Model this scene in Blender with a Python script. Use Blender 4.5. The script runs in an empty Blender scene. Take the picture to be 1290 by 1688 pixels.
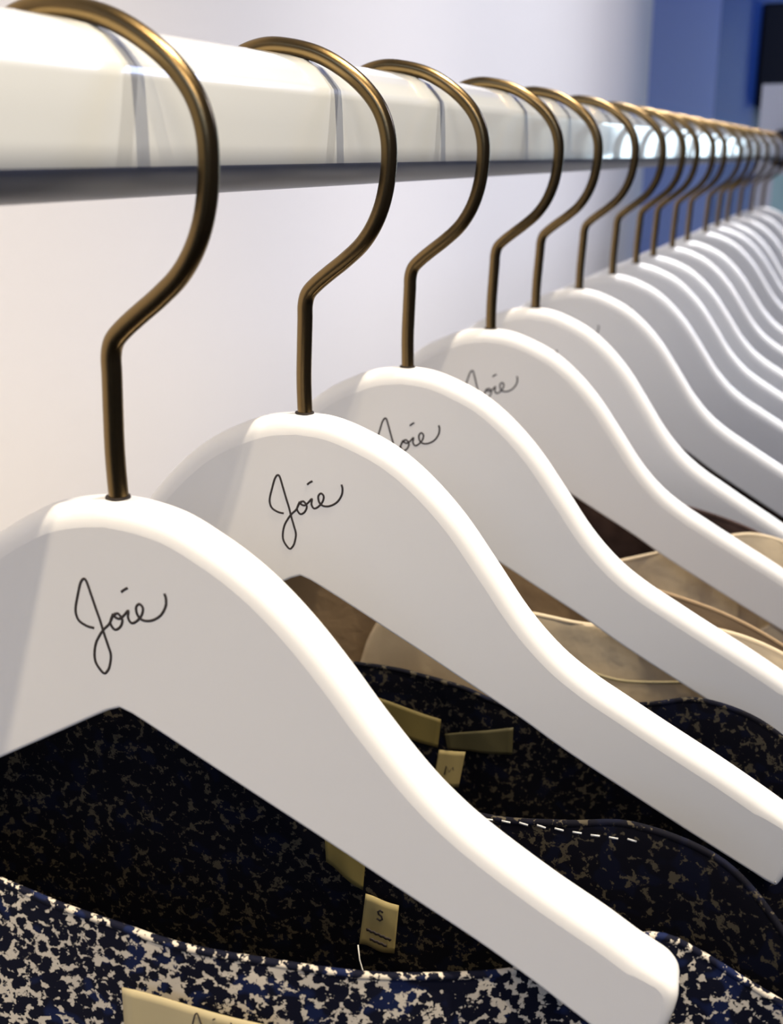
import bpy, bmesh, math, random
from mathutils import Vector, Matrix, noise
from mathutils.geometry import tessellate_polygon
random.seed(4)
scene = bpy.context.scene
C = scene.collection
R = math.radians
Z0 = 1.45                      # height of the hanger tops; the rail runs along +Y at X = 0

# ------------------------------------------------------------------ camera
FPX = 1853.87
yaw, pitch, roll = R(22.5964), R(17.5969), R(-0.2362)
fwd = Vector((-math.sin(yaw)*math.cos(pitch), math.cos(yaw)*math.cos(pitch), -math.sin(pitch)))
rt = fwd.cross(Vector((0, 0, 1))).normalized(); up = rt.cross(fwd)
r2 = rt*math.cos(roll) + up*math.sin(roll); u2 = -rt*math.sin(roll) + up*math.cos(roll)
cam_d = bpy.data.cameras.new('camera'); cam = bpy.data.objects.new('camera', cam_d); C.objects.link(cam)
m = Matrix((r2, u2, -fwd)).transposed().to_4x4(); m.translation = Vector((0.15056, 0, Z0+0.07342))
cam.matrix_world = m
cam_d.sensor_fit = 'HORIZONTAL'; cam_d.sensor_width = 36; cam_d.lens = 36*FPX/1290
cam_d.clip_start = 0.01
cam_d.dof.use_dof = True; cam_d.dof.focus_distance = 0.31
cam_d.dof.aperture_fstop = cam_d.lens/2.3/1.0
scene.camera = cam

# ------------------------------------------------------------------ view, world
vs = scene.view_settings
vs.view_transform = 'Standard'; vs.look = 'None'; vs.gamma = 1; vs.use_curve_mapping = False
vs.exposure = 0.65
w = bpy.data.worlds.new('daylight'); scene.world = w; w.use_nodes = True
w.node_tree.nodes['Background'].inputs[0].default_value = (0.70, 0.88, 1.0, 1)
w.node_tree.nodes['Background'].inputs[1].default_value = 4.0

# ------------------------------------------------------------------ lamps
def spot(name, loc, target, power, col, size=55, blend=0.6, radius=0.03):
    d = bpy.data.lights.new(name, 'SPOT'); d.energy = power; d.color = col
    d.spot_size = R(size); d.spot_blend = blend; d.shadow_soft_size = radius
    o = bpy.data.objects.new(name, d); C.objects.link(o); o.location = loc
    o.rotation_euler = (Vector(target)-Vector(loc)).to_track_quat('-Z', 'Y').to_euler()
def area(name, loc, target, power, col, sx, sy):
    d = bpy.data.lights.new(name, 'AREA'); d.shape = 'RECTANGLE'; d.size = sx; d.size_y = sy
    d.energy = power; d.color = col
    o = bpy.data.objects.new(name, d); C.objects.link(o); o.location = loc
    o.rotation_euler = (Vector(target)-Vector(loc)).to_track_quat('-Z', 'Y').to_euler()
WARM = (1.0, 0.86, 0.66); NEUT = (1.0, 0.92, 0.86)
CEIL = 4.2
spot('spot_main', (0.95, 0.30, CEIL-0.05), (-0.06, 0.15, Z0), 275, WARM, 25, 1.0, 0.020)
spot('spot_side', (0.90, 1.20, CEIL-0.05), (-0.05, 0.50, Z0), 165, NEUT, 30, 1.0, 0.020)
spot('spot_rear', (0.85, -0.85, CEIL-0.05), (-0.06, -0.08, Z0), 140, (1.0, 0.84, 0.62), 20, 1.0, 0.03)
spot('spot_far', (0.36, 1.75, CEIL-0.05), (0.10, 1.15, Z0), 290, (0.90, 0.92, 1.0), 32, 0.9, 0.03)
spot('wall_fill_spot', (1.10, 2.00, CEIL-0.05), (-0.24, 1.35, Z0+0.1), 190, (1.0, 0.92, 0.90), 30, 1.0, 0.04)  # added fill that brightens the far part of the wall
area('warm_fill_light', (0.5, -0.50, 2.15), (0, 0.15, 1.4), 2.3, (1.0, 0.84, 0.64), 0.4, 0.3)  # added warm fill near the camera, not a known lamp
area('cool_fill_behind', (0.9, -2.35, 2.6), (0, 1.0, 1.4), 13, (0.42, 0.60, 1.0), 2.6, 1.0)  # added cool fill for the hanger faces, no window behind it
area('blue_fill_side', (2.5, 4.2, 3.3), (-0.3, 3.4, 1.6), 36, (0.50, 0.60, 1.0), 2.2, 1.0)  # added blue fill for the far wall, no window on that side

# ------------------------------------------------------------------ materials
def mat(name, col, rough=0.5, metal=0.0, coat=0.0, spec=0.5, bump=None, vary=None):
    mt = bpy.data.materials.new(name); mt.use_nodes = True
    nt = mt.node_tree; b = nt.nodes['Principled BSDF']
    b.inputs['Base Color'].default_value = (*col, 1)
    b.inputs['Roughness'].default_value = rough; b.inputs['Metallic'].default_value = metal
    b.inputs['Coat Weight'].default_value = coat; b.inputs['Coat Roughness'].default_value = 0.05
    b.inputs['Specular IOR Level'].default_value = spec
    tc = nt.nodes.new('ShaderNodeTexCoord')
    if bump:
        n = nt.nodes.new('ShaderNodeTexNoise'); n.inputs['Scale'].default_value = bump[0]
        n.inputs['Detail'].default_value = 4
        nt.links.new(tc.outputs['Object'], n.inputs['Vector'])
        bp = nt.nodes.new('ShaderNodeBump'); bp.inputs['Strength'].default_value = bump[1]
        bp.inputs['Distance'].default_value = bump[2]
        nt.links.new(n.outputs['Fac'], bp.inputs['Height']); nt.links.new(bp.outputs['Normal'], b.inputs['Normal'])
    if vary:
        n = nt.nodes.new('ShaderNodeTexNoise'); n.inputs['Scale'].default_value = vary[0]
        nt.links.new(tc.outputs['Object'], n.inputs['Vector'])
        rp = nt.nodes.new('ShaderNodeValToRGB')
        rp.color_ramp.elements[0].position = 0.35; rp.color_ramp.elements[1].position = 0.65
        rp.color_ramp.elements[0].color = (*vary[1], 1); rp.color_ramp.elements[1].color = (*col, 1)
        nt.links.new(n.outputs['Fac'], rp.inputs['Fac']); nt.links.new(rp.outputs['Color'], b.inputs['Base Color'])
    return mt

def print_mat(name, dark, dark2, light, thr, accent=None):
    """speckled floral print: cells and blotches of pale cloth left between dark flowers"""
    mt = bpy.data.materials.new(name); mt.use_nodes = True
    nt = mt.node_tree; L = nt.links; b = nt.nodes['Principled BSDF']
    b.inputs['Roughness'].default_value = 0.8; b.inputs['Specular IOR Level'].default_value = 0.15
    tc = nt.nodes.new('ShaderNodeTexCoord')
    def noi(scale, detail, rough=0.55, dist=0.0):
        n = nt.nodes.new('ShaderNodeTexNoise'); n.inputs['Scale'].default_value = scale
        n.inputs['Detail'].default_value = detail; n.inputs['Roughness'].default_value = rough
        n.inputs['Distortion'].default_value = dist
        L.new(tc.outputs['Object'], n.inputs['Vector']); return n.outputs['Fac']
    def math_(op, a, bb):
        n = nt.nodes.new('ShaderNodeMath'); n.operation = op
        for i, v in enumerate((a, bb)):
            if isinstance(v, (int, float)): n.inputs[i].default_value = v
            else: L.new(v, n.inputs[i])
        return n.outputs[0]
    fine = noi(1050, 2.5, 0.6, 0.6); mid = noi(420, 2, 0.5, 0.8); big = noi(75, 1)
    v = nt.nodes.new('ShaderNodeTexVoronoi'); v.inputs['Scale'].default_value = 360
    L.new(tc.outputs['Object'], v.inputs['Vector'])
    s = math_('ADD', math_('MULTIPLY', fine, 0.34), math_('MULTIPLY', mid, 0.34))
    s = math_('ADD', s, math_('MULTIPLY', math_('MINIMUM', v.outputs['Distance'], 0.7), 0.42))
    s = math_('ADD', s, math_('MULTIPLY', big, 0.10))
    rp = nt.nodes.new('ShaderNodeValToRGB')
    rp.color_ramp.elements[0].position = thr; rp.color_ramp.elements[0].color = (0, 0, 0, 1)
    rp.color_ramp.elements[1].position = thr+0.025; rp.color_ramp.elements[1].color = (1, 1, 1, 1)
    L.new(s, rp.inputs['Fac'])
    mx0 = nt.nodes.new('ShaderNodeMix'); mx0.data_type = 'RGBA'
    rp2 = nt.nodes.new('ShaderNodeValToRGB')
    rp2.color_ramp.elements[0].position = 0.56; rp2.color_ramp.elements[1].position = 0.62
    L.new(noi(130, 1), rp2.inputs['Fac']); L.new(rp2.outputs['Color'], mx0.inputs[0])
    mx0.inputs[6].default_value = (*dark, 1); mx0.inputs[7].default_value = (*dark2, 1)
    mx = nt.nodes.new('ShaderNodeMix'); mx.data_type = 'RGBA'
    L.new(rp.outputs['Color'], mx.inputs[0]); L.new(mx0.outputs[2], mx.inputs[6])
    mx.inputs[7].default_value = (*light, 1)
    L.new(mx.outputs[2], b.inputs['Base Color'])
    return mt

M = {}
M['wall'] = mat('white_wall_paint', (0.86, 0.84, 0.83), 0.6, bump=(140, 0.15, 0.0006), spec=0.3)
M['wall_blue'] = mat('periwinkle_wall_paint', (0.27, 0.34, 0.68), 0.6, spec=0.3)
M['wall_deep'] = mat('deep_blue_wall_paint', (0.02, 0.09, 0.36), 0.6, spec=0.3)
M['room'] = mat('room_paint', (0.22, 0.22, 0.24), 0.7)
M['ceil'] = mat('ceiling_paint', (0.5, 0.49, 0.47), 0.7)
M['floor'] = mat('dark_floor_boards', (0.07, 0.055, 0.045), 0.35, vary=(6, (0.045, 0.035, 0.03)))
M['dark'] = mat('black_lacquer', (0.004, 0.005, 0.012), 0.4)
M['post'] = mat('white_laminate', (0.82, 0.84, 0.92), 0.35)
M['aqua'] = mat('pale_aqua_acrylic', (0.55, 0.85, 0.88), 0.15)
M['rail'] = mat('white_gloss_enamel', (0.78, 0.80, 0.77), 0.22, coat=1.0, spec=0.6)
M['hang'] = mat('white_painted_wood', (0.86, 0.85, 0.82), 0.38, spec=0.45, bump=(60, 0.10, 0.0004))
M['brass'] = mat('antique_brass', (0.20, 0.135, 0.06), 0.27, metal=1.0, bump=(900, 0.12, 0.0002))
M['socket'] = mat('dark_drilled_hole', (0.02, 0.013, 0.008), 0.7)
M['ink'] = mat('dark_ink', (0.03, 0.022, 0.02), 0.6)
M['print'] = print_mat('navy_speckled_print', (0.003, 0.004, 0.013), (0.006, 0.012, 0.05), (0.60, 0.54, 0.44), 0.64)
M['print_shade'] = print_mat('navy_print_shaded', (0.0015, 0.0015, 0.005), (0.002, 0.003, 0.012), (0.070, 0.058, 0.038), 0.675)  # shade inside the blouses put into a darker, sparser copy of the print
M['cream'] = mat('cream_crepe', (0.62, 0.50, 0.33), 0.75, bump=(35, 0.5, 0.004), spec=0.2)
M['cream_shade'] = mat('cream_crepe_shaded', (0.30, 0.21, 0.12), 0.8, bump=(35, 0.5, 0.004), spec=0.2)  # same cream crepe, with the shade inside put into its colour
M['brown'] = mat('dark_brown_cloth', (0.020, 0.010, 0.008), 0.8, vary=(60, (0.06, 0.035, 0.028)), spec=0.2)
M['label'] = mat('cream_satin_label', (0.46, 0.385, 0.215), 0.5)
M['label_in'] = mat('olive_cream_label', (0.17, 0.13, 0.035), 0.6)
M['tag'] = mat('cream_woven_tag', (0.34, 0.27, 0.11), 0.6)
M['thread'] = mat('white_thread', (0.75, 0.75, 0.72), 0.6)
M['under'] = mat('slate_shaded_underside', (0.13, 0.145, 0.20), 0.35)  # shade under the rail put into the colour
M['iron'] = mat('blackened_metal', (0.03, 0.03, 0.045), 0.35, metal=0.8)

# ------------------------------------------------------------------ helpers
def obj(name, bm, material, parent=None, smooth=False):
    me = bpy.data.meshes.new(name); bm.normal_update(); bm.to_mesh(me); bm.free()
    o = bpy.data.objects.new(name, me); C.objects.link(o)
    if material is not None: me.materials.append(material)
    if parent is not None: o.parent = parent
    if smooth:
        for p in me.polygons: p.use_smooth = True
    return o
def box(bm, x0, x1, y0, y1, z0, z1, bev=0.0):
    vs_ = [bm.verts.new((x, y, z)) for x in (x0, x1) for y in (y0, y1) for z in (z0, z1)]
    for f in ((0,1,3,2), (4,6,7,5), (0,4,5,1), (2,3,7,6), (0,2,6,4), (1,5,7,3)):
        bm.faces.new([vs_[i] for i in f])
    bmesh.ops.recalc_face_normals(bm, faces=bm.faces)
    if bev: bmesh.ops.bevel(bm, geom=bm.edges[:], offset=bev, segments=3, affect='EDGES', profile=0.5)
    return bm
def struct(name, bm, material, parent=None):
    o = obj(name, bm, material, parent)
    if parent is None: o['kind'] = 'structure'
    return o
def tag(o, label, cat, group=None):
    o['label'] = label; o['category'] = cat
    if group: o['group'] = group
    return o
def empty(name, loc, rz=0):
    o = bpy.data.objects.new(name, None); C.objects.link(o); o.location = loc
    o.rotation_euler = (0, 0, rz); o.empty_display_size = 0.02; return o
def spline(pts, n):
    """Catmull-Rom through points of any dimension, n samples per span"""
    P = [Vector(p) for p in pts]; P = [2*P[0]-P[1]]+P+[2*P[-1]-P[-2]]; out = []
    for i in range(1, len(P)-2):
        for k in range(n):
            t = k/n
            out.append(0.5*((2*P[i])+(P[i+1]-P[i-1])*t+(2*P[i-1]-5*P[i]+4*P[i+1]-P[i+2])*t*t
                            +(3*P[i]-P[i-1]-3*P[i+1]+P[i+2])*t**3))
    out.append(P[-2]); return out
def tube(bm, pts, r, seg=16, taper=None, flat=None):
    """round tube along a 3-D path with rounded ends"""
    pts = [Vector(p) for p in pts]; rings = []; n = len(pts)
    N = None
    for i, p in enumerate(pts):
        t = (pts[min(i+1, n-1)]-pts[max(i-1, 0)]).normalized()
        if N is None:
            N = t.orthogonal().normalized()
            if flat is not None: N = Vector(flat)
        N = (N-t*N.dot(t)).normalized(); B = t.cross(N)
        rr = r if taper is None else r*taper(i/(n-1))
        rings.append([bm.verts.new(p+(N*math.cos(a)*(1 if flat is None else 0.25)+B*math.sin(a))*rr)
                      for a in [2*math.pi*k/seg for k in range(seg)]])
    for a, b in zip(rings, rings[1:]):
        for k in range(seg): bm.faces.new((a[k], a[(k+1) % seg], b[(k+1) % seg], b[k]))
    bm.faces.new(rings[0][::-1]); bm.faces.new(rings[-1])
    return bm
mm = 0.001

# ------------------------------------------------------------------ the room
WX = -0.24; XR = 2.7; YB = -2.6; YE = 7.0
struct('floor', box(bmesh.new(), WX-0.1, XR+0.1, YB-0.1, YE+0.1, -0.1, 0), M['floor'])
struct('ceiling', box(bmesh.new(), WX-0.1, XR+0.1, YB-0.1, YE+0.1, CEIL, CEIL+0.1), M['ceil'])
struct('wall_left', box(bmesh.new(), WX-0.1, WX, YB-0.1, 2.12, 0, CEIL), M['wall'])
o = obj('painted_wall_section', box(bmesh.new(), WX-0.1, WX, 2.12, 3.0, 0, CEIL), M['wall_blue']); o.name = 'wall_left_blue'; o['kind'] = 'structure'
o = obj('wall_left_deep_blue', box(bmesh.new(), WX-0.1, WX, 3.0, YE+0.1, 0, CEIL), M['wall_deep']); o['kind'] = 'structure'
struct('wall_back', box(bmesh.new(), WX-0.1, XR+0.1, YB-0.1, YB, 0, CEIL), M['room'])
struct('wall_right', box(bmesh.new(), XR, XR+0.1, YB-0.1, YE+0.1, 0, CEIL), M['room'])
# far wall with a shop window, seen mirrored in the glossy rail
wx0, wx1, wz0, wz1 = 0.58, 1.36, 0.85, 2.3
bm = bmesh.new()
for a in ((WX-0.1, wx0, 0, CEIL), (wx1, XR+0.1, 0, CEIL), (wx0, wx1, 0, wz0), (wx0, wx1, wz1, CEIL)):
    box(bm, a[0], a[1], YE, YE+0.1, a[2], a[3])
struct('wall_front', bm, M['room'])
bm = bmesh.new()
for a in ((wx0, wx0+.03, wz0, wz1), (wx1-.03, wx1, wz0, wz1), (wx0, wx1, wz0, wz0+.03), (wx0, wx1, wz1-.03, wz1), (0.96, 0.99, wz0, wz1)):
    box(bm, a[0], a[1], YE+0.02, YE+0.06, a[2], a[3])
win = struct('window_1', bm, M['post'])
gm = bpy.data.materials.new('window_glass'); gm.use_nodes = True
gb = gm.node_tree.nodes['Principled BSDF']; gb.inputs['Transmission Weight'].default_value = 1.0
gb.inputs['Roughness'].default_value = 0.0; gb.inputs['IOR'].default_value = 1.45
obj('pane', box(bmesh.new(), wx0+.03, wx1-.03, YE+0.038, YE+0.044, wz0+.03, wz1-.03), gm, win)

# ------------------------------------------------------------------ hanging rail
RAIL_END = 2.085
prof = [(-5, 99.7), (0, 99.45), (4, 98.3), (7.4, 96.2), (10, 93.4), (11.6, 91.4), (12.3, 90.4), (12.5, 88), (12.6, 81),
        (12.55, 76), (12.5, 71.4), (11.6, 69.6), (10, 67.4), (7, 65.6), (3, 64.9), (-8, 64.9), (-12, 66.5), (-15, 69.5),
        (-16.3, 74), (-16.3, 90), (-14.5, 94.8), (-11.5, 98.0), (-8, 99.4)]
bm = bmesh.new()
ra = [bm.verts.new((x*mm, -0.75, z*mm)) for x, z in prof]; rb = [bm.verts.new((x*mm, RAIL_END-0.02, z*mm)) for x, z in prof]
for i in range(len(prof)):
    j = (i+1) % len(prof); bm.faces.new((ra[i], rb[i], rb[j], ra[j]))
bm.faces.new(ra); bm.faces.new(rb[::-1])
bmesh.ops.recalc_face_normals(bm, faces=bm.faces)
rail = empty('hanging_rail', (0, 0, Z0))
tag(rail, 'thick glossy white clothes rail running along the wall, carrying all the hangers', 'rail')
ro = obj('rail_bar', bm, M['rail'], rail, True)
for p in ro.data.polygons:
    if len(p.vertices) > 4:
        p.use_smooth = False
for e in ro.data.edges:                                    # crisp rims at both cut ends
    a, b = (ro.data.vertices[k].co.y for k in e.vertices)
    if abs(a-b) < 1e-6: e.use_edge_sharp = True
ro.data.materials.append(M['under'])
for k, p in enumerate(ro.data.polygons):                   # underside shade painted as slate grey
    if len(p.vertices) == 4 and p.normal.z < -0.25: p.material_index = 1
# end socket: a flange cup that carries the bar on the post
bm = bmesh.new(); seg = 28
def cup(bm, rx, rz, y0, y1):
    a = [bm.verts.new((-2*mm+rx*math.cos(t), y0, 82.3*mm+rz*math.sin(t))) for t in [2*math.pi*k/seg for k in range(seg)]]
    b = [bm.verts.new((v.co.x, y1, v.co.z)) for v in a]
    for k in range(seg): bm.faces.new((a[k], a[(k+1) % seg], b[(k+1) % seg], b[k]))
    bm.faces.new(a); bm.faces.new(b[::-1])
cup(bm, 0.021, 0.024, RAIL_END-0.03, RAIL_END-0.008); cup(bm, 0.028, 0.031, RAIL_END-0.008, RAIL_END)
bmesh.ops.recalc_face_normals(bm, faces=bm.faces)
obj('end_socket', bm, M['iron'], rail)['label'] = 'dark metal end socket'

post = empty('display_post', (0.022, RAIL_END+0.02, 0))
tag(post, 'white upright panel that the far end of the rail meets, right edge of view', 'panel')
obj('upright_board', box(bmesh.new(), -0.067, 0.07, -0.02, 0.02, 0, Z0+0.184, 0.002), M['post'], post)
obj('inset_strip', box(bmesh.new(), -0.036, -0.012, -0.024, -0.0195, 0.3, Z0+0.040, 0.0015), M['aqua'], post)['label'] = 'pale aqua strip below the rail'

cab = tag(obj('wall_cabinet', box(bmesh.new(), WX, WX+0.11, 3.95, 5.3, Z0+0.215, Z0+0.52, 0.01), M['dark']),
          'black out of focus box high on the blue wall, upper right corner', 'cabinet')

# ------------------------------------------------------------------ coat hangers
T = 12.27
def make_outline(top, tip, low):
    ts = spline(top, 5); tps = spline([top[-1]]+tip+[low[0]], 4)[1:-1]; ls = spline(low, 4)
    half = [(p, 5.4) for p in ts] + [(p, 5.4-4.4*(k/len(tps))**0.7) for k, p in enumerate(tps)] + [(p, 1.0) for p in ls]
    right = [(v.x, v.y, r) for v, r in half]
    return right + [(0, -49.6, 1.0)] + [(-x, z, r) for x, z, r in right[1:]][::-1]      # clockwise from the crown
OUT_SHORT = make_outline(
    [(0, .5), (8, -.4), (16.4, -2.6), (24.2, -6.6), (32, -11.6), (39.5, -17.8), (47.2, -25.8), (54.8, -35.2), (62.3, -45.3),
     (72, -57.2), (80, -65.2), (88.6, -72.0), (102, -80.9), (114, -88.0), (121, -92.6)],
    [(125.6, -95.4), (128.8, -98.0), (130.6, -102), (129.8, -108), (127, -116), (124, -120), (120, -118.8)],
    [(112.4, -114.0), (105, -109.0), (97, -103.6), (85, -96.2), (67, -86.2), (51, -77.2), (35, -68.4), (20, -60.1), (8, -53.4), (3, -50.7)])
OUT_LONG = make_outline(
    [(0, .5), (10, -.7), (20, -4.2), (30, -9.4), (40, -17.5), (50, -28.4), (60, -42.4), (70, -56.7), (80, -67.6), (90, -75.3),
     (100, -81.4), (110, -87.4), (120, -93.2), (130, -99.0), (140, -105.2)],
    [(146, -109.2), (150, -112.8), (151.4, -118), (150.4, -127), (147.8, -134), (145, -133.8)],
    [(140, -130.8), (130, -125.3), (120, -119.7), (110, -114), (100, -108.2), (90, -102.4), (80, -96.3), (70, -89.7), (60, -83.7),
     (50, -77.8), (40, -71.8), (30, -66), (20, -60.2), (10, -54.5), (3, -50.7)])
def hanger_body(outline):
    bm = bmesh.new(); n = len(outline); P = [Vector((x, z)) for x, z, r in outline]
    nor = []
    for i in range(n):
        d = (P[(i+1) % n]-P[i-1]).normalized(); nor.append(Vector((d.y, -d.x)))   # inward for a clockwise outline
    c = sum(((P[i].x*P[(i+1) % n].y-P[(i+1) % n].x*P[i].y) for i in range(n)))
    if c > 0: nor = [-v for v in nor]
    S = 5; rings = []
    for side in (-1, 1):
        rg = []
        for k in range(S+1):
            a = (math.pi/2)*k/S; ring = []
            for i in range(n):
                r = outline[i][2]; off = r*(1-math.cos(a)); y = T/2-min(r, 4.6)*(1-math.sin(a))
                q = P[i]+nor[i]*off
                ring.append(bm.verts.new((q.x*mm, side*y*mm, q.y*mm)))
            rg.append(ring)
        rings.append(rg)
    seq = rings[0][::-1]+rings[1]                           # front cap ring ... front rim, back rim ... back cap ring
    for a, b in zip(seq, seq[1:]):
        for i in range(n):
            j = (i+1) % n; f = bm.faces.new((a[i], a[j], b[j], b[i])); f.smooth = True
    caps = []
    for ring in (seq[0], seq[-1]):                          # flat faces, tiled from crown line to lower line
        for tri in tessellate_polygon([[v.co.copy() for v in ring]]):
            caps.append(bm.faces.new([ring[k] for k in tri]))
    bmesh.ops.recalc_face_normals(bm, faces=bm.faces)
    rim = {e for ring in (seq[0], seq[-1]) for e in [bm.edges.get((ring[i-1], ring[i])) for i in range(n)] if e}
    for f in caps:
        f.smooth = False
    for e in rim: e.smooth = False
    return bm
Jpts = [(-4.6,-29.6),(-6.4,-29.3),(-8.2,-28.3),(-8.9,-26.9),(-8.9,-25.0),(-8.0,-21.7),(-7.1,-18.9),(-6.2,-17.7),(-5.5,-18.2),(-4.7,-21.0),
        (-3.7,-24.7),(-2.9,-27.5),(-2.2,-30.6),(-1.4,-33.6),(-0.9,-36.0),(-1.5,-38.9),(-2.3,-40.3),(-3.0,-40.8),(-3.9,-40.1),(-5.0,-38.2),
        (-5.1,-36.0),(-4.5,-33.4),(-3.3,-31.2),(-2.1,-29.6),(-0.6,-28.1),(0.4,-26.2),(1.2,-25.3)]
OIE = [(0.6,-25.5),(0.0,-26.8),(-0.3,-28.1),(0.7,-29.4),(2.1,-28.6),(2.8,-26.8),(1.8,-25.3),(0.8,-26.0),(2.0,-26.6),(3.3,-25.6),(4.5,-24.3),
       (4.3,-26.1),(5.1,-27.3),(6.5,-26.6),(7.8,-25.0),(8.2,-23.3),(7.4,-22.4),(6.5,-23.4),(6.8,-25.3),(8.1,-26.3),(10.2,-26.1),(12.4,-24.7),
       (13.8,-22.5),(14.1,-20.6),(13.8,-19.2)]
DOT = [(3.1,-20.0),(3.9,-19.3),(4.8,-18.8)]
def script_logo(place, r=0.36*mm):
    """handwritten strokes; place(x, z) maps millimetres of the writing to a 3-D point"""
    bm = bmesh.new()
    for st in (Jpts, OIE, DOT):
        tube(bm, [place(p.x, p.y) for p in spline(st, 4)], r, 6, flat=(0, 1, 0))
    return bm
HOOK = [(0.9,-3),(0.8,10),(1.2,20),(1.6,28),(1.8,32.4),(2.8,35.6),(5.2,38.2),(9,41.3),(14.2,45.3),(19.3,50),(23.2,56),(25.7,63),(26.9,71),(26.7,78.4),
        (24.6,85),(20.3,90.8),(14,95.9),(7,99.6),(-1,101.6),(-8,102.0),(-15,100.0),(-21,95.7),(-24.5,90),(-26,85)]
hanger = empty('coat_hanger', (0, 0, 0))
body = obj('hanger_body', hanger_body(OUT_SHORT), M['hang'], hanger)
logo = obj('script_logo', script_logo(lambda x, z: (x*mm, (-T/2-0.03)*mm, z*mm)), M['ink'], body, True)
logo['label'] = 'thin dark handwritten script on the hanger face'
bm = tube(bmesh.new(), [(p.x*mm, 0, p.y*mm) for p in spline(HOOK, 6)], 2.25*mm, 20)
hook = obj('hook', bm, M['brass'], hanger, True); hook['label'] = 'antique brass wire hook'
bm = bmesh.new(); bmesh.ops.create_cone(bm, cap_ends=True, segments=20, radius1=2.9*mm, radius2=2.75*mm, depth=0.5*mm,
    matrix=Matrix.Translation((0.7*mm, 0, 0.5*mm)))
obj('hook_socket', bm, M['socket'], hanger)['label'] = 'dark drilled hole the hook sits in'
def copy_tree(o, parent=None):
    c = o.copy(); C.objects.link(c); c.parent = parent
    for ch in list(o.children): copy_tree(ch, c)
    return c
YS = [0.2, 0.2933, 0.3755, 0.4768, 0.5535, 0.6440, 0.7320, 0.8120, 0.8770, 0.968, 1.0404, 1.1639, 1.252, 1.3444, 1.4549, 1.600, 1.7579]
RO = [0, 0.1, 0, 0.5, 1.1, 0.8, 0.5, 0.7, 0.3, 0.6, -0.2, 0.5, 0.2, 0.8, 0.3, 0.5, 0.2]
PS = [6.99, 7.8, 8.2, 10.2, 4.2, 5.2, 6.6, 7.3, 7.6, 8.4, 6.9, 8.3, 7.7, 7.2, 8.3, 7.9, 8.1]
NTH = ['nearest the camera', 'second from the camera', 'third from the camera', 'fourth from the camera', 'fifth from the camera',
       'sixth from the camera', 'seventh from the camera', 'eighth from the camera', 'ninth from the camera', 'tenth from the camera',
       'eleventh from the camera', 'twelfth from the camera', 'thirteenth from the camera', 'fourteenth from the camera',
       'third from the far end of the rail', 'second from the far end of the rail', 'at the far end of the rail']
tmp = obj('hanger_body', hanger_body(OUT_LONG), M['hang']); long_mesh = tmp.data; bpy.data.objects.remove(tmp)
for i, (y, ps) in enumerate(zip(YS, PS)):
    h = hanger if i == 0 else copy_tree(hanger)
    if i:
        for ch in h.children:
            if ch.name.startswith('hanger_body'): ch.data = long_mesh
    # each hangs a touch askew about the point where its hook rests on the rail
    rot = Matrix.Rotation(R(ps), 3, 'Z') @ Matrix.Rotation(R(RO[i]), 3, 'Y')
    h.location = Vector((0, y, Z0+0.1)) + rot @ Vector((0, 0, -0.1)); h.rotation_euler = rot.to_euler()
    ex = ['whole script on its face', 'whole script on its face', 'script half covered', 'script partly covered'][i] if i < 4 else 'brass hook'
    tag(h, 'white wooden hanger %s, %s' % (NTH[i], ex), 'hanger', 'white hangers along the rail')

# ------------------------------------------------------------------ garments
def lerp_edge(pts, n):
    """resample an edge of (x, z, dy) points evenly"""
    s = spline(pts, 12); L = [0]
    for a, b in zip(s, s[1:]): L.append(L[-1]+(b-a).length)
    out = []; k = 0
    for i in range(n):
        d = L[-1]*i/(n-1)
        while k < len(L)-2 and L[k+1] < d: k += 1
        t = (d-L[k])/max(1e-9, L[k+1]-L[k]); out.append(s[k].lerp(s[k+1], t))
    return out
def panel(name, edge, length, material, parent, seed, amp=3.0, bulge=-6.0, hem=True, thick=0.9, n=110, rows=60, wave=0.055, sag=0.0):
    e = lerp_edge(edge, n); bm = bmesh.new(); g = []
    x0, x1 = e[0].x, e[-1].x
    for r in range(rows+1):
        t = (r/rows)**1.5; row = []
        for i, q in enumerate(e):
            u = (q.x-x0)/(x1-x0); pin = math.sin(math.pi*u)**0.6 if 0 < u < 1 else 0
            f = noise.noise((q.x*wave, seed*7.3, t*1.5))*2 + 0.5*noise.noise((q.x*wave*2.6, seed*3.1, t*3))
            y = q.z + pin*(amp*f*min(1, 0.25+t*4) + bulge*min(1, t*3))
            z = q.y - t*length - sag*pin*0
            # the folded neck edge rolls over slightly
            roll = math.exp(-t*length/2.0)
            row.append(bm.verts.new((q.x*mm, (y+roll*0.9)*mm, (z)*mm)))
        g.append(row)
    for a, b in zip(g, g[1:]):
        for i in range(n-1): bm.faces.new((a[i], a[i+1], b[i+1], b[i]))
    o = obj(name, bm, material, parent, True)
    md = o.modifiers.new('thickness', 'SOLIDIFY'); md.thickness = thick*mm; md.offset = 0
    if hem:
        bm = tube(bmesh.new(), [(q.x*mm, (q.z+0.4)*mm, (q.y-0.3)*mm) for q in e], 0.95*mm, 8)
        obj('neck_binding', bm, material, o, True)
    return o
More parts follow.
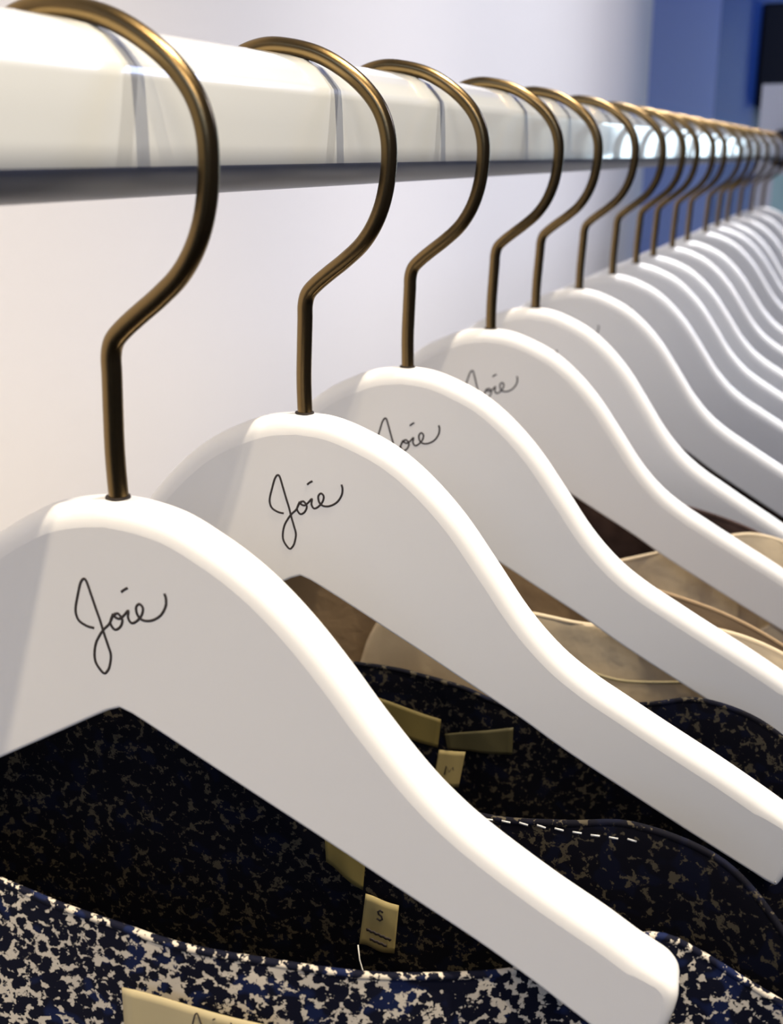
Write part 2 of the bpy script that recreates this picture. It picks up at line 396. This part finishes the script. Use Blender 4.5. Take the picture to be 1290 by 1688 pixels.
def ribbon(name, pts, quad, material, parent, thick=0.35):
    """a woven label: grid over four corner points (x, z, dy) in mm with a little wave"""
    bm = bmesh.new(); g = []; A, B, Cc, D = [Vector(q) for q in quad]     # TL TR BR BL
    nu, nv = 14, 8
    for j in range(nv+1):
        v = j/nv; row = []
        for i in range(nu+1):
            u = i/nu; p = A.lerp(B, u).lerp(D.lerp(Cc, u), v)
            p.z += pts*math.sin(u*math.pi*2.1+0.4)*(0.4+0.6*v)
            row.append(bm.verts.new((p.x*mm, p.z*mm, p.y*mm)))
        g.append(row)
    for a, b in zip(g, g[1:]):
        for i in range(nu): bm.faces.new((a[i], a[i+1], b[i+1], b[i]))
    o = obj(name, bm, material, parent, True)
    md = o.modifiers.new('thickness', 'SOLIDIFY'); md.thickness = thick*mm; md.offset = 0
    return o
def strokes(name, lines, r, parent, material=None):
    bm = bmesh.new()
    for L in lines: tube(bm, [(x*mm, y*mm, z*mm) for x, z, y in L], r*mm, 6, flat=(0, 1, 0))
    return obj(name, bm, material or M['ink'], parent, True)
def garment(i, name, label, cat, group=None):
    g = empty(name, (0, YS[i], Z0), R(PS[i])); tag(g, label, cat, group); return g

# speckled navy blouse on the nearest hanger
g = garment(0, 'printed_blouse', 'navy and cream speckled blouse on the nearest hanger, bright front edge with script label', 'blouse', 'clothes on the hangers')
near = [(-158,-116,4), (-140,-104,-6), (-110,-93,-14), (-70,-89,-19), (-40,-90,-20), (-28,-92.3,-20), (-12,-96.3,-20), (4,-99,-20), (19,-101.3,-20), (36,-103.7,-17),
        (61,-105.6,-13), (82,-107.6,-5), (95,-109.5,3), (108,-106,9), (118,-102,11), (127,-100.6,12), (137,-106,14), (146,-111.5,15), (155,-116,15), (166,-121,14)]
fp = panel('front_panel', near, 420, M['print'], g, 1, amp=2.0, bulge=-5)
far = [(-158,-116,5), (-140,-100,18), (-110,-84,30), (-60,-70,37), (-23,-68,38), (11,-76,38), (46,-87,38), (78,-92.6,38), (100,-91,38), (118,-88,37), (140,-92,32), (156,-106,24), (166,-120,14)]
bp = panel('back_panel', far, 420, M['print_shade'], g, 2, amp=2.0, bulge=4)
nl = ribbon('neck_label', 0.7, [(6,-111.2,-25.5), (44,-113.6,-25.5), (44,-131,-26.5), (6,-129,-26.5)], M['label'], fp)
nl['label'] = 'cream satin label with dark handwriting'
# writing on the label, same hand as on the hangers
bm = script_logo(lambda x, z: ((28+(x)*0.42)*mm, -26.8*mm, (-105.4+(z)*0.42)*mm), 0.22*mm)
obj('label_script', bm, M['ink'], nl, True)
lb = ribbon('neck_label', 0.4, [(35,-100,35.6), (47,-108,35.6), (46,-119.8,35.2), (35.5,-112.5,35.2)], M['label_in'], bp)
lb['label'] = 'olive cream neck label in the shade'
tg = ribbon('size_tag', 0.5, [(47,-120.3,34.6), (56.5,-122.3,34.6), (55.2,-138,34.2), (45,-136.8,34.2)], M['tag'], bp)
tg['label'] = 'small cream size tag printed S'
S = [(52.1,-124.9),(51.4,-124.3),(50.7,-124.9),(50.9,-125.7),(51.7,-126.2),(51.9,-127.1),(51.2,-127.7),(50.4,-127.1)]
strokes('size_letter', [[(x, z, 34.0) for x, z in S]], 0.32, tg)
strokes('care_print', [[(47.4+k*0.7, -131.2-0.22*k+0.35*(k % 2), 33.7) for k in range(11)], [(48.4+k*0.7, -134.0-0.2*k+0.3*(k % 2), 33.5) for k in range(8)]], 0.5, tg)
strokes('loose_thread', [[(45,-136.5,33.4), (45.8,-140,32), (48,-144.5,30), (50.5,-149,28)]], 0.25, tg, M['thread'])
# white dashes painted for print speckles catching light on the back neckline
strokes('lit_speckles', [[(70+k*4.6, -92.0-0.3*math.sin(k), 36.4), (72.3+k*4.6, -92.2, 36.4)] for k in range(12)], 0.3, bp, M['thread'])

# speckled navy blouse on the second hanger
g = garment(1, 'printed_blouse', 'dark speckled navy blouse on the second hanger, shaded inside with an M size tag', 'blouse', 'clothes on the hangers')
near = [(-158,-116,4), (-130,-120,-8), (-80,-135,-15), (-20,-150,-16), (40,-158,-14), (90,-150,-8), (125,-128,-2), (150,-116,6), (166,-120,12)]
fp = panel('front_panel', near, 380, M['print_shade'], g, 3, amp=1.5, bulge=-3)
far = [(-158,-116,5), (-120,-108,24), (-60,-100,36), (-20,-98.8,38), (5,-98.6,38), (19,-99.2,38), (30,-100.8,38), (43,-103.4,38), (56,-108,38), (68,-109.5,38), (80,-107.4,38),
       (93,-104.2,38), (108,-100.5,37), (122,-97,36), (140,-99,30), (156,-108,22), (166,-120,12)]
bp = panel('back_panel', far, 400, M['print_shade'], g, 4, amp=1.6, bulge=3)
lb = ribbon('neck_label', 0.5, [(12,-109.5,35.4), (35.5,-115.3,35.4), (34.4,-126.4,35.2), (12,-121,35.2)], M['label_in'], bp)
lb['label'] = 'olive cream neck label'
tg = ribbon('size_tag', 0.4, [(35,-127,34.8), (44.5,-126.4,34.8), (42.3,-140.5,34.2), (33,-141,34.2)], M['tag'], bp)
tg['label'] = 'small cream size tag printed M'
strokes('size_letter', [[(37.2,-136,34.1), (37.8,-132.6,34.1), (38.9,-134.8,34.1), (40.2,-132.6,34.1), (40.6,-136,34.1)]], 0.3, tg)
ribbon('label_end', 0.5, [(37,-120.5,35.0), (61,-114.8,35.0), (61,-125.2,34.6), (38,-126,34.6)], mat('olive_label_shaded', (0.06, 0.05, 0.015), 0.7), bp)  # right half of the label, its shadow put into the colour

# cream blouse on the third hanger
LOWF = [(-158,-116,2), (-130,-122,-8), (-80,-135,-14), (-20,-150,-15), (40,-158,-14), (90,-150,-9), (125,-132,-4), (150,-118,2), (166,-120,8)]
g = garment(2, 'cream_blouse', 'cream crepe blouse with pale seams on the third hanger', 'blouse', 'clothes on the hangers')
panel('front_panel', LOWF, 380, M['cream'], g, 5, amp=2, bulge=-2)
mid = [(-158,-116,4), (-130,-118,11), (-90,-140,14), (-50,-148,14), (-27,-136,14), (-18,-114,14), (-10,-102.5,14), (5,-99,14), (25,-97.3,14), (46,-97.2,14), (67,-99.6,14), (88,-99,14),
       (110,-96,13), (130,-99,12), (150,-108,11), (166,-120,9)]
fp = panel('back_panel', mid, 380, M['cream'], g, 15, amp=4.5, bulge=3, wave=0.05)
strokes('seam', [spline([(70,-117.5,10.0), (82,-119.8,9.6), (95,-119.2,9.6), (112,-117.0,9.6)], 4)], 0.75, fp, M['label'])
far = [(-158,-116,4), (-120,-104,16), (-53,-88,32), (0,-84,34), (40,-83,34), (80,-88,34), (120,-96,28), (150,-108,18), (166,-120,10)]
panel('inner_panel', far, 370, M['cream_shade'], g, 6, amp=3, bulge=2)['label'] = 'inside of the back, shade in its tan colour'
# cream blouse on the fourth hanger
g = garment(3, 'cream_blouse', 'softly creased cream blouse with dark brown lining on the fourth hanger', 'blouse', 'clothes on the hangers')
panel('front_panel', LOWF, 380, M['cream'], g, 7, amp=2, bulge=-2)
mid = [(-158,-116,4), (-120,-122,12), (-60,-140,14), (0,-131,14), (30,-120.5,14), (45,-114.5,14), (64,-108.7,14), (79,-104,14), (100,-97,14), (120,-92,14), (140,-97,13), (155,-108,11), (166,-120,9)]
panel('back_panel', mid, 380, M['cream'], g, 8, amp=7, bulge=4, wave=0.085)
far2 = [(-158,-116,4), (-120,-100,16), (-53,-80,32), (0,-75,34), (40,-76,34), (80,-84,34), (120,-94,28), (150,-108,18), (166,-120,10)]
panel('inner_panel', far2, 370, M['brown'], g, 9, amp=3, bulge=1)['label'] = 'dark brown lining'
# dark blouses further back
for i, lab in ((4, 'dark brown top on the fifth hanger, almost hidden by the arms'), (5, 'dark cloth top on the sixth hanger, a dark sliver under its arm')):
    g = garment(i, 'dark_blouse', lab, 'blouse', 'clothes on the hangers')
    panel('front_panel', LOWF, 380, M['brown'], g, 10+i, amp=2, bulge=-2)
    mid = [(-158,-116,4), (-120,-100,10), (-60,-75,11), (0,-70,11), (40,-70,11), (60,-76,11), (80,-86,11), (100,-96,11), (130,-106,11), (150,-114,10), (166,-120,9)]
    panel('back_panel', mid, 380, M['brown'], g, 20+i, amp=2, bulge=3)
